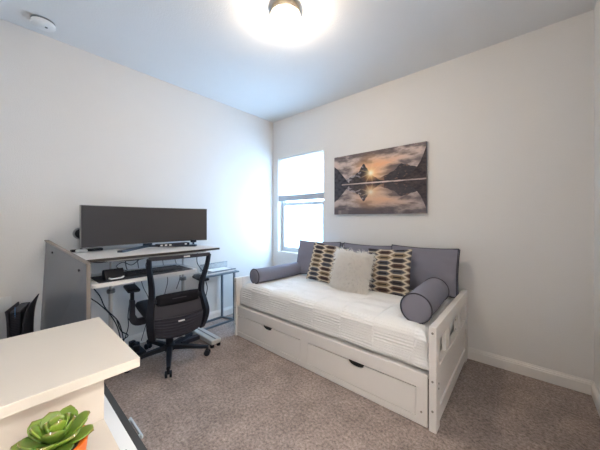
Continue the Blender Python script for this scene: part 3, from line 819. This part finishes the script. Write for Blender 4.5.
# ------------------------------------------------------------------ game console left of the board
t = thing('console_shelf', 'low white shelf behind the cream desk, carrying the black console', 'shelf', (.28, -2.78, 0))
obj('shelf_top', box(nb(), .10, .50, -2.95, -2.64, .27, .288, .002), M['white'], t, world=True)
for x in (.12, .48):
    for y in (-2.93, -2.66): obj('leg', box(nb(), x-.013, x+.013, y-.013, y+.013, .0005, .2695), M['white'], t, world=True)
t = thing('game_console', 'upright black game console with flared grey side covers beside the grey board', 'game console', (.30, -2.70, .29))
cy = -2.685
obj('core', box(nb(), .17, .395, cy-.028, cy+.022, .2885, .635, .004), M['black'], t, world=True)
bm = nb()
for i in range(14): box(bm, .3955, .398, cy-.022, cy+.016, .47+i*.011, .475+i*.011)
obj('vents', bm, M['charcoal'], t, world=True)
for sg, nm in ((-1, 'left'), (1, 'right')):
    bm = nb()
    def sf(a, b, o=0, sg=sg):
        z = .2885 + .385*b + (.022*(1-a) if sg > 0 else -.02)*b*b
        y = cy + sg*(.030 + .008*abs(2*b-1)**3 + ((.022 if sg > 0 else .004)*b**4) + o)
        x = .155 + .255*a + .01*math.sin(PI*b)
        return Vector((x, y, z))
    g1 = grid(bm, lambda a, b: sf(a, b, 0), 10, 24); g2 = grid(bm, lambda a, b: sf(a, b, .006), 10, 24)
    for j in range(24):
        bm.faces.new((g1[0][j], g1[0][j+1], g2[0][j+1], g2[0][j])); bm.faces.new((g1[10][j], g1[10][j+1], g2[10][j+1], g2[10][j]))
    for i in range(10):
        bm.faces.new((g1[i][0], g1[i+1][0], g2[i+1][0], g2[i][0])); bm.faces.new((g1[i][24], g1[i+1][24], g2[i+1][24], g2[i][24]))
    obj('side_cover', bm, M['ribbed'], t, world=True, smooth=True)
obj('top_cap', box(nb(), .17, .39, cy-.027, cy+.021, .6355, .645, .002), M['ribbed'], t, world=True)
t.rotation_euler.z = math.radians(-15)
obj('status_light', box(nb(), .392, .396, cy-.031, cy-.0285, .60, .672), M['blue'], t, world=True, label='blue status light')

# ------------------------------------------------------------------ office chair
t = thing('office_chair', 'black mesh-back swivel office chair facing the desk', 'office chair', (.52, -1.77, 0), math.radians(172.7))
def Ch(name, bm, m, par=t, **k): return obj(name, bm, m, par, **k)
fw = math.radians(172.7)
# star base, world angles of the arms
hub = nb(); lathe(hub, [(.045, .075), (.05, .10), (.042, .125), (.03, .135)], (0, 0, 0), 20); Ch('base_hub', hub, M['black'], smooth=True, angle=40)
for wa in (-24, 48, 120, 192, 264):
    a = math.radians(wa) - fw; ca, sa = math.cos(a), math.sin(a)
    b_ = nb()
    sweep(b_, [(ca*.035, sa*.035, .103), (ca*.18, sa*.18, .095), (ca*.335, sa*.335, .079)], [(-.024, -.016), (.024, -.016), (.018, .016), (-.018, .016)], scales=[1.1, .9, .65])
    arm = Ch('base_leg', b_, M['black'])
    b_ = nb(); ct = (ca*.33, sa*.33)
    w1 = Vector((-sa, ca, 0))
    for sg in (-1, 1):
        c0 = Vector((ct[0], ct[1], .0275)) + w1*.017*sg
        # wheel: lathe about w1
        ringp = [(.012, -.009), (.025, -.008), (.027, 0), (.025, .008), (.012, .009)]
        rings = []
        for r_, h_ in ringp:
            rings.append([b_.verts.new(c0 + w1*h_ + (Vector((ca, sa, 0))*math.cos(q_*2*PI/18) + Vector((0, 0, 1))*math.sin(q_*2*PI/18))*r_) for q_ in range(18)])
        for A_, B_ in zip(rings, rings[1:]):
            for q_ in range(18): b_.faces.new((A_[q_], A_[(q_+1) % 18], B_[(q_+1) % 18], B_[q_]))
        b_.faces.new(rings[0]); b_.faces.new(rings[-1])
    lathe(b_, [(.011, .03), (.011, .075)], (ct[0], ct[1], 0), 10)
    Ch('caster', b_, M['black'], arm, smooth=True, angle=40)
b_ = nb(); lathe(b_, [(.032, .13), (.032, .25), (.018, .252), (.018, .37)], (0, 0, 0), 20); Ch('gas_lift', b_, M['black'], smooth=True, angle=40)
b_ = nb(); box(b_, -.14, .13, -.09, .09, .36, .415, .012); Ch('tilt_mechanism', b_, M['charcoal'])
# seat: rounded cushion
def seat_f(a, b, top):
    x = -.21 + .48*a; u = 2*a-1; v = 2*b-1
    y = .245*v*(1-.10*abs(u)**4) ; e = (max(0, (1-abs(u)**5)*(1-abs(v)**5)))**.35
    z = .485 + (.035*e + .012*abs(v)**3*e if top else -.055*e) - .03*max(0, u)**4
    return Vector((x, y, z))
bm = nb(); grid(bm, lambda a, b: seat_f(a, b, True), 26, 26); grid(bm, lambda a, b: seat_f(a, b, False), 26, 26); bmesh.ops.remove_doubles(bm, verts=bm.verts, dist=.0005)
Ch('seat', bm, M['chair_fab'], smooth=True)
# backrest: side members follow an S curve, wide at the top, waisted at the lumbar
BK = [(.310, -.245, .192), (.40, -.282, .212), (.47, -.290, .217), (.55, -.265, .207), (.62, -.240, .196), (.70, -.247, .198), (.78, -.272, .210), (.87, -.300, .225), (.955, -.322, .232)]   # z, x, half width
def bk(z):
    for (z0, x0, w0), (z1, x1, w1_) in zip(BK, BK[1:]):
        if z <= z1:
            t_ = (z-z0)/(z1-z0); return x0+(x1-x0)*t_, w0+(w1_-w0)*t_
    return BK[-1][1:]
side_pts = {}
for sg in (-1, 1):
    pts = smooth_path([(x, sg*wd, z) for z, x, wd in BK], 5)
    sc = [1.25 - .5*max(0, (p.z-.45))/.5 for p in pts]
    b_ = nb(); sweep(b_, pts, [(-.019, -.016), (.019, -.016), (.022, 0), (.019, .016), (-.019, .016), (-.022, 0)], scales=sc)
    Ch('back_side_frame', b_, M['black'], smooth=True, angle=35)
b_ = nb()
sweep(b_, smooth_path([(-.322, -.235, .955), (-.334, -.12, .955), (-.337, 0, .955), (-.334, .12, .955), (-.322, .235, .955)], 4), [(-.010, -.016), (.010, -.016), (.010, .013), (-.010, .013)])
tb = Ch('top_rail', b_, M['ribbed'])
b_ = nb(); box(b_, -.3525, -.346, -.060, -.012, .949, .960); Ch('maker_label', b_, M['label'], tb, label='small white label')
bm = nb()
def mesh_f(a, b):
    z = .56 + .385*b; x, wd = bk(z); v = 2*a-1
    return Vector((x-.012*(1-v*v), v*(wd-.012), z))
grid(bm, mesh_f, 20, 24); Ch('mesh_back', bm, M['mesh'], smooth=True)
# dark fabric lower back
bm = nb()
def lowf(o):
    def f(a, b):
        z = .44 + .135*b; x, wd = bk(z); v = 2*a-1
        return Vector((x-.012*(1-v*v)+.004+o, v*(wd-.014), z))
    return f
g1 = grid(bm, lowf(0), 20, 10); g2 = grid(bm, lowf(.012), 20, 10)
for i in range(20): bm.faces.new((g1[i][10], g1[i+1][10], g2[i+1][10], g2[i][10]))
Ch('lower_back_pad', bm, M['ribbed'], smooth=True, angle=40)
# shell below with ribs
bm = nb()
def shell(o):
    def f(a, b):
        v = 2*a-1
        lo = .290 + .04*v*v + .03*v**6; hi = .465 + .012*v*v
        z = lo + (hi-lo)*b
        x = -.290 - .030*(1-v*v) + .03*(1-b)**2 + o + (.0022*math.sin(b*PI*14) if o == 0 else 0)
        return Vector((x, v*.222, z))
    return f
g1 = grid(bm, shell(0), 24, 56); g2 = grid(bm, shell(.016), 24, 56)
for i in range(24):
    for j in (0, 56): bm.faces.new((g1[i][j], g1[i+1][j], g2[i+1][j], g2[i][j]))
for j in range(56):
    for i in (0, 24): bm.faces.new((g1[i][j], g1[i][j+1], g2[i][j+1], g2[i][j]))
sh = Ch('back_shell', bm, M['charcoal'], smooth=True, angle=60)
b_ = nb(); box(b_, -.326, -.3205, -.028, .022, .425, .436, .001); Ch('maker_label', b_, M['label'], sh, label='small white label')
b_ = nb(); box(b_, -.285, -.10, -.05, .05, .365, .40, .008); Ch('back_bracket', b_, M['black'])
# lumbar pad
bm = nb()
def lum(o):
    def f(a, b):
        v = 2*a-1; w_ = 2*b-1
        z = .603 + .050*w_*(1-.15*abs(v)**4)
        x = -.250 - .006*(1-v*v) + o*(max(0, (1-v**8)*(1-w_**4)))**.5
        return Vector((x, v*.170, z))
    return f
grid(bm, lum(-.028), 30, 12); grid(bm, lum(.012), 30, 12); bmesh.ops.remove_doubles(bm, verts=bm.verts, dist=.0005)
lp_ = Ch('lumbar_pad', bm, M['lumbar'], smooth=True)
b_ = nb(); box(b_, -.2855, -.2795, -.055, .055, .607, .614); Ch('slot', b_, M['ribbed'], lp_)
for sg in (-1, 1):
    b_ = nb(); box(b_, -.262, -.240, sg*.18-.017, sg*.18+.017, .585, .62, .004); Ch('lumbar_mount', b_, M['black'], lp_)
# armrests
for sg in (-1, 1):
    b_ = nb()
    sweep(b_, smooth_path([(0, sg*.13, .40), (0, sg*.22, .39), (0, sg*.268, .40), (0, sg*.29, .44)], 4), [(-.016, -.028), (.016, -.028), (.016, .028), (-.016, .028)])
    box(b_, -.032, .032, sg*.29-.018, sg*.29+.018, .405, .585, .006)
    ar = Ch('arm_post', b_, M['charcoal'])
    b_ = nb(); box(b_, -.021, .021, sg*.29-.012, sg*.29+.012, .585, .662, .003); Ch('arm_slider', b_, M['black'], ar)
    b_ = nb(); box(b_, -.09, .14, sg*.29-.045, sg*.29+.045, .662, .69, .012, seg=3); Ch('arm_pad', b_, M['black'], ar, smooth=True, angle=50)

# ------------------------------------------------------------------ cream desk with a raised shelf in the foreground
t = thing('cream_desk', 'cream laminate desk with a raised thick shelf in the near left corner', 'desk', (2.3, -2.83, 0))
def Cd(name, bm, m=M['cream'], **k): return obj(name, bm, m, t, world=True, **k)
Cd('raised_shelf', box(nb(), 1.778, 2.205, YB+.005, -2.541, .876, .900, .0015))
Cd('riser_panel', box(nb(), 2.130, 2.150, YB+.005, -2.606, .7505, .8755))
Cd('desktop', box(nb(), 2.03, 2.66, YB+.005, -2.606, .722, .750, .001))
for x in (2.06, 2.60): Cd('leg', box(nb(), x-.02, x+.02, -2.68, -2.64, .0005, .7215))
Cd('side_panel', box(nb(), 2.05, 2.64, YB+.01, YB+.03, .0005, .7215))
# drawer cabinet under and beside it
t = thing('drawer_cabinet', 'white drawer cabinet with a charcoal front under the cream desk', 'cabinet', (2.05, -2.7, 0))
def Dc(name, bm, m, par=t, **k): return obj(name, bm, m, par, world=True, **k)
Dc('body', box(nb(), 1.56, 2.56, -2.98, -2.523, .0005, .600), M['white'])
fr = Dc('drawer_front', box(nb(), 1.56, 2.56, -2.5225, -2.504, .31, .600), M['darkfront'])
hd = nb(); box(hd, 1.945, 2.062, -2.493, -2.486, .575, .585, .002); box(hd, 1.95, 1.96, -2.5035, -2.4925, .576, .584); box(hd, 2.045, 2.055, -2.5035, -2.4925, .576, .584)
Dc('handle', hd, M['handle'], fr, label='pale steel bar handle')
fr2 = Dc('drawer_front', box(nb(), 1.56, 2.56, -2.5225, -2.504, .02, .302), M['darkfront'])
hd = nb(); box(hd, 1.945, 2.062, -2.493, -2.486, .275, .285, .002); box(hd, 1.95, 1.96, -2.5035, -2.4925, .276, .284); box(hd, 2.045, 2.055, -2.5035, -2.4925, .276, .284)
Dc('handle', hd, M['handle'], fr2, label='pale steel bar handle')
b_ = nb(); box(b_, 2.108, 2.20, -2.585, -2.545, .6005, .607, .001)
tag(obj('card_holder', b_, M['darkfront']), 'small dark holder lying on the white drawer cabinet', 'holder')

# succulent
sxc, syc = 2.295, -2.710
t = thing('potted_succulent', 'green artificial succulent in an orange pot on the cream desk', 'potted plant', (sxc, syc, .750))
b_ = nb(); lathe(b_, [(.034, .7505), (.038, .756), (.046, .830), (.048, .835), (.043, .835), (.041, .826)], (sxc, syc, 0), 32)
obj('pot', b_, M['orange'], t, world=True, smooth=True, angle=40)
b_ = nb(); lathe(b_, [(.040, .820), (.040, .825), (.02, .828), (.003, .829)], (sxc, syc, 0), 20); obj('soil', b_, M['soil'], t, world=True)
bm = nb(); lay = bm.loops.layers.float_color.new('Col')
rnd = random.Random(11)
def leaf(az, el, L, Wd, base, kcol):
    ca, sa = math.cos(az), math.sin(az)
    fwd = Vector((ca*math.cos(el), sa*math.cos(el), math.sin(el))); sd = Vector((-sa, ca, 0)); up = sd.cross(fwd)*-1
    if up.z < 0: up = -up
    nL, nW = 10, 10
    rows = []
    for i in range(nL+1):
        s = i/nL
        wd = Wd*(math.sin(PI*min(1, s*.93+.07)**1.5))**.6*(1 if s < 1 else 0) + .0006
        thk = .0045*(1-.6*s)+.0006
        c = base + fwd*L*s + up*(.16*L*s*s)
        ring = []
        for j in range(nW):
            a = 2*PI*j/nW
            cup = up*(.28*wd*(math.cos(a)**2))
            ring.append((bm.verts.new(c + sd*wd*math.cos(a) + up*thk*math.sin(a) + cup), s, math.sin(a)))
        rows.append(ring)
    for a_, b__ in zip(rows, rows[1:]):
        for j in range(nW):
            q4 = (a_[j], a_[(j+1) % nW], b__[(j+1) % nW], b__[j])
            f = bm.faces.new([v[0] for v in q4])
            for lp, v in zip(f.loops, q4):
                g = kcol
                cc = mixc((.085*g, .165*g, .022), (.16*g, .235*g, .028), v[1])
                if v[1] > .93: cc = mixc(cc, (.25, .12, .06), .6)
                lp[lay] = (*cc, 1)
    bm.faces.new([v[0] for v in rows[0]]); bm.faces.new([v[0] for v in rows[-1]])
top = Vector((sxc, syc, .832))
for ring, (n_, el, L, Wd, dz) in enumerate(((6, .12, .060, .0195, 0), (6, .42, .056, .0195, .005), (5, .80, .048, .018, .010), (4, 1.12, .040, .015, .014), (2, 1.38, .028, .010, .016))):
    for i in range(n_):
        az = 2*PI*(i/n_) + ring*.5 + rnd.uniform(-.15, .15)
        leaf(az, el+rnd.uniform(-.08, .08), L*rnd.uniform(.9, 1.08), Wd, top+Vector((.004*math.cos(az), .004*math.sin(az), dz)), rnd.uniform(.85, 1.3))
obj('leaves', bm, M['leaf'], t, world=True, smooth=True)

# ------------------------------------------------------------------ light, sky, camera
w = bpy.data.worlds.new('sky'); bpy.context.scene.world = w; w.use_nodes = True
bg = w.node_tree.nodes['Background']; bg.inputs[0].default_value = (.42, .67, 1.0, 1); bg.inputs[1].default_value = 10.5
pl = bpy.data.lights.new('window_portal', 'AREA'); pl.shape = 'RECTANGLE'; pl.size = X1-X0; pl.size_y = Z1-Z0
po = bpy.data.objects.new('window_portal', pl); C.objects.link(po); po.location = ((X0+X1)/2, DEP+.02, (Z0+Z1)/2); po.rotation_euler = (-PI/2, 0, 0)
pl.cycles.is_portal = True

cam = bpy.data.cameras.new('camera'); co = bpy.data.objects.new('camera', cam); C.objects.link(co)
cam.sensor_fit = 'HORIZONTAL'; cam.sensor_width = 36; cam.lens = 36*259.8/600
cam.shift_y = -(219-225)/600*-1
cam.clip_start = .02
co.location = (2.963, -2.780, 1.26)
co.rotation_euler = (PI/2, 0, math.atan2(.6547, .7559))
sc = bpy.context.scene; sc.camera = co
sc.view_settings.view_transform = 'Standard'; sc.view_settings.look = 'None'
sc.view_settings.exposure = 1.17; sc.view_settings.gamma = 1
sc.view_settings.use_curve_mapping = False
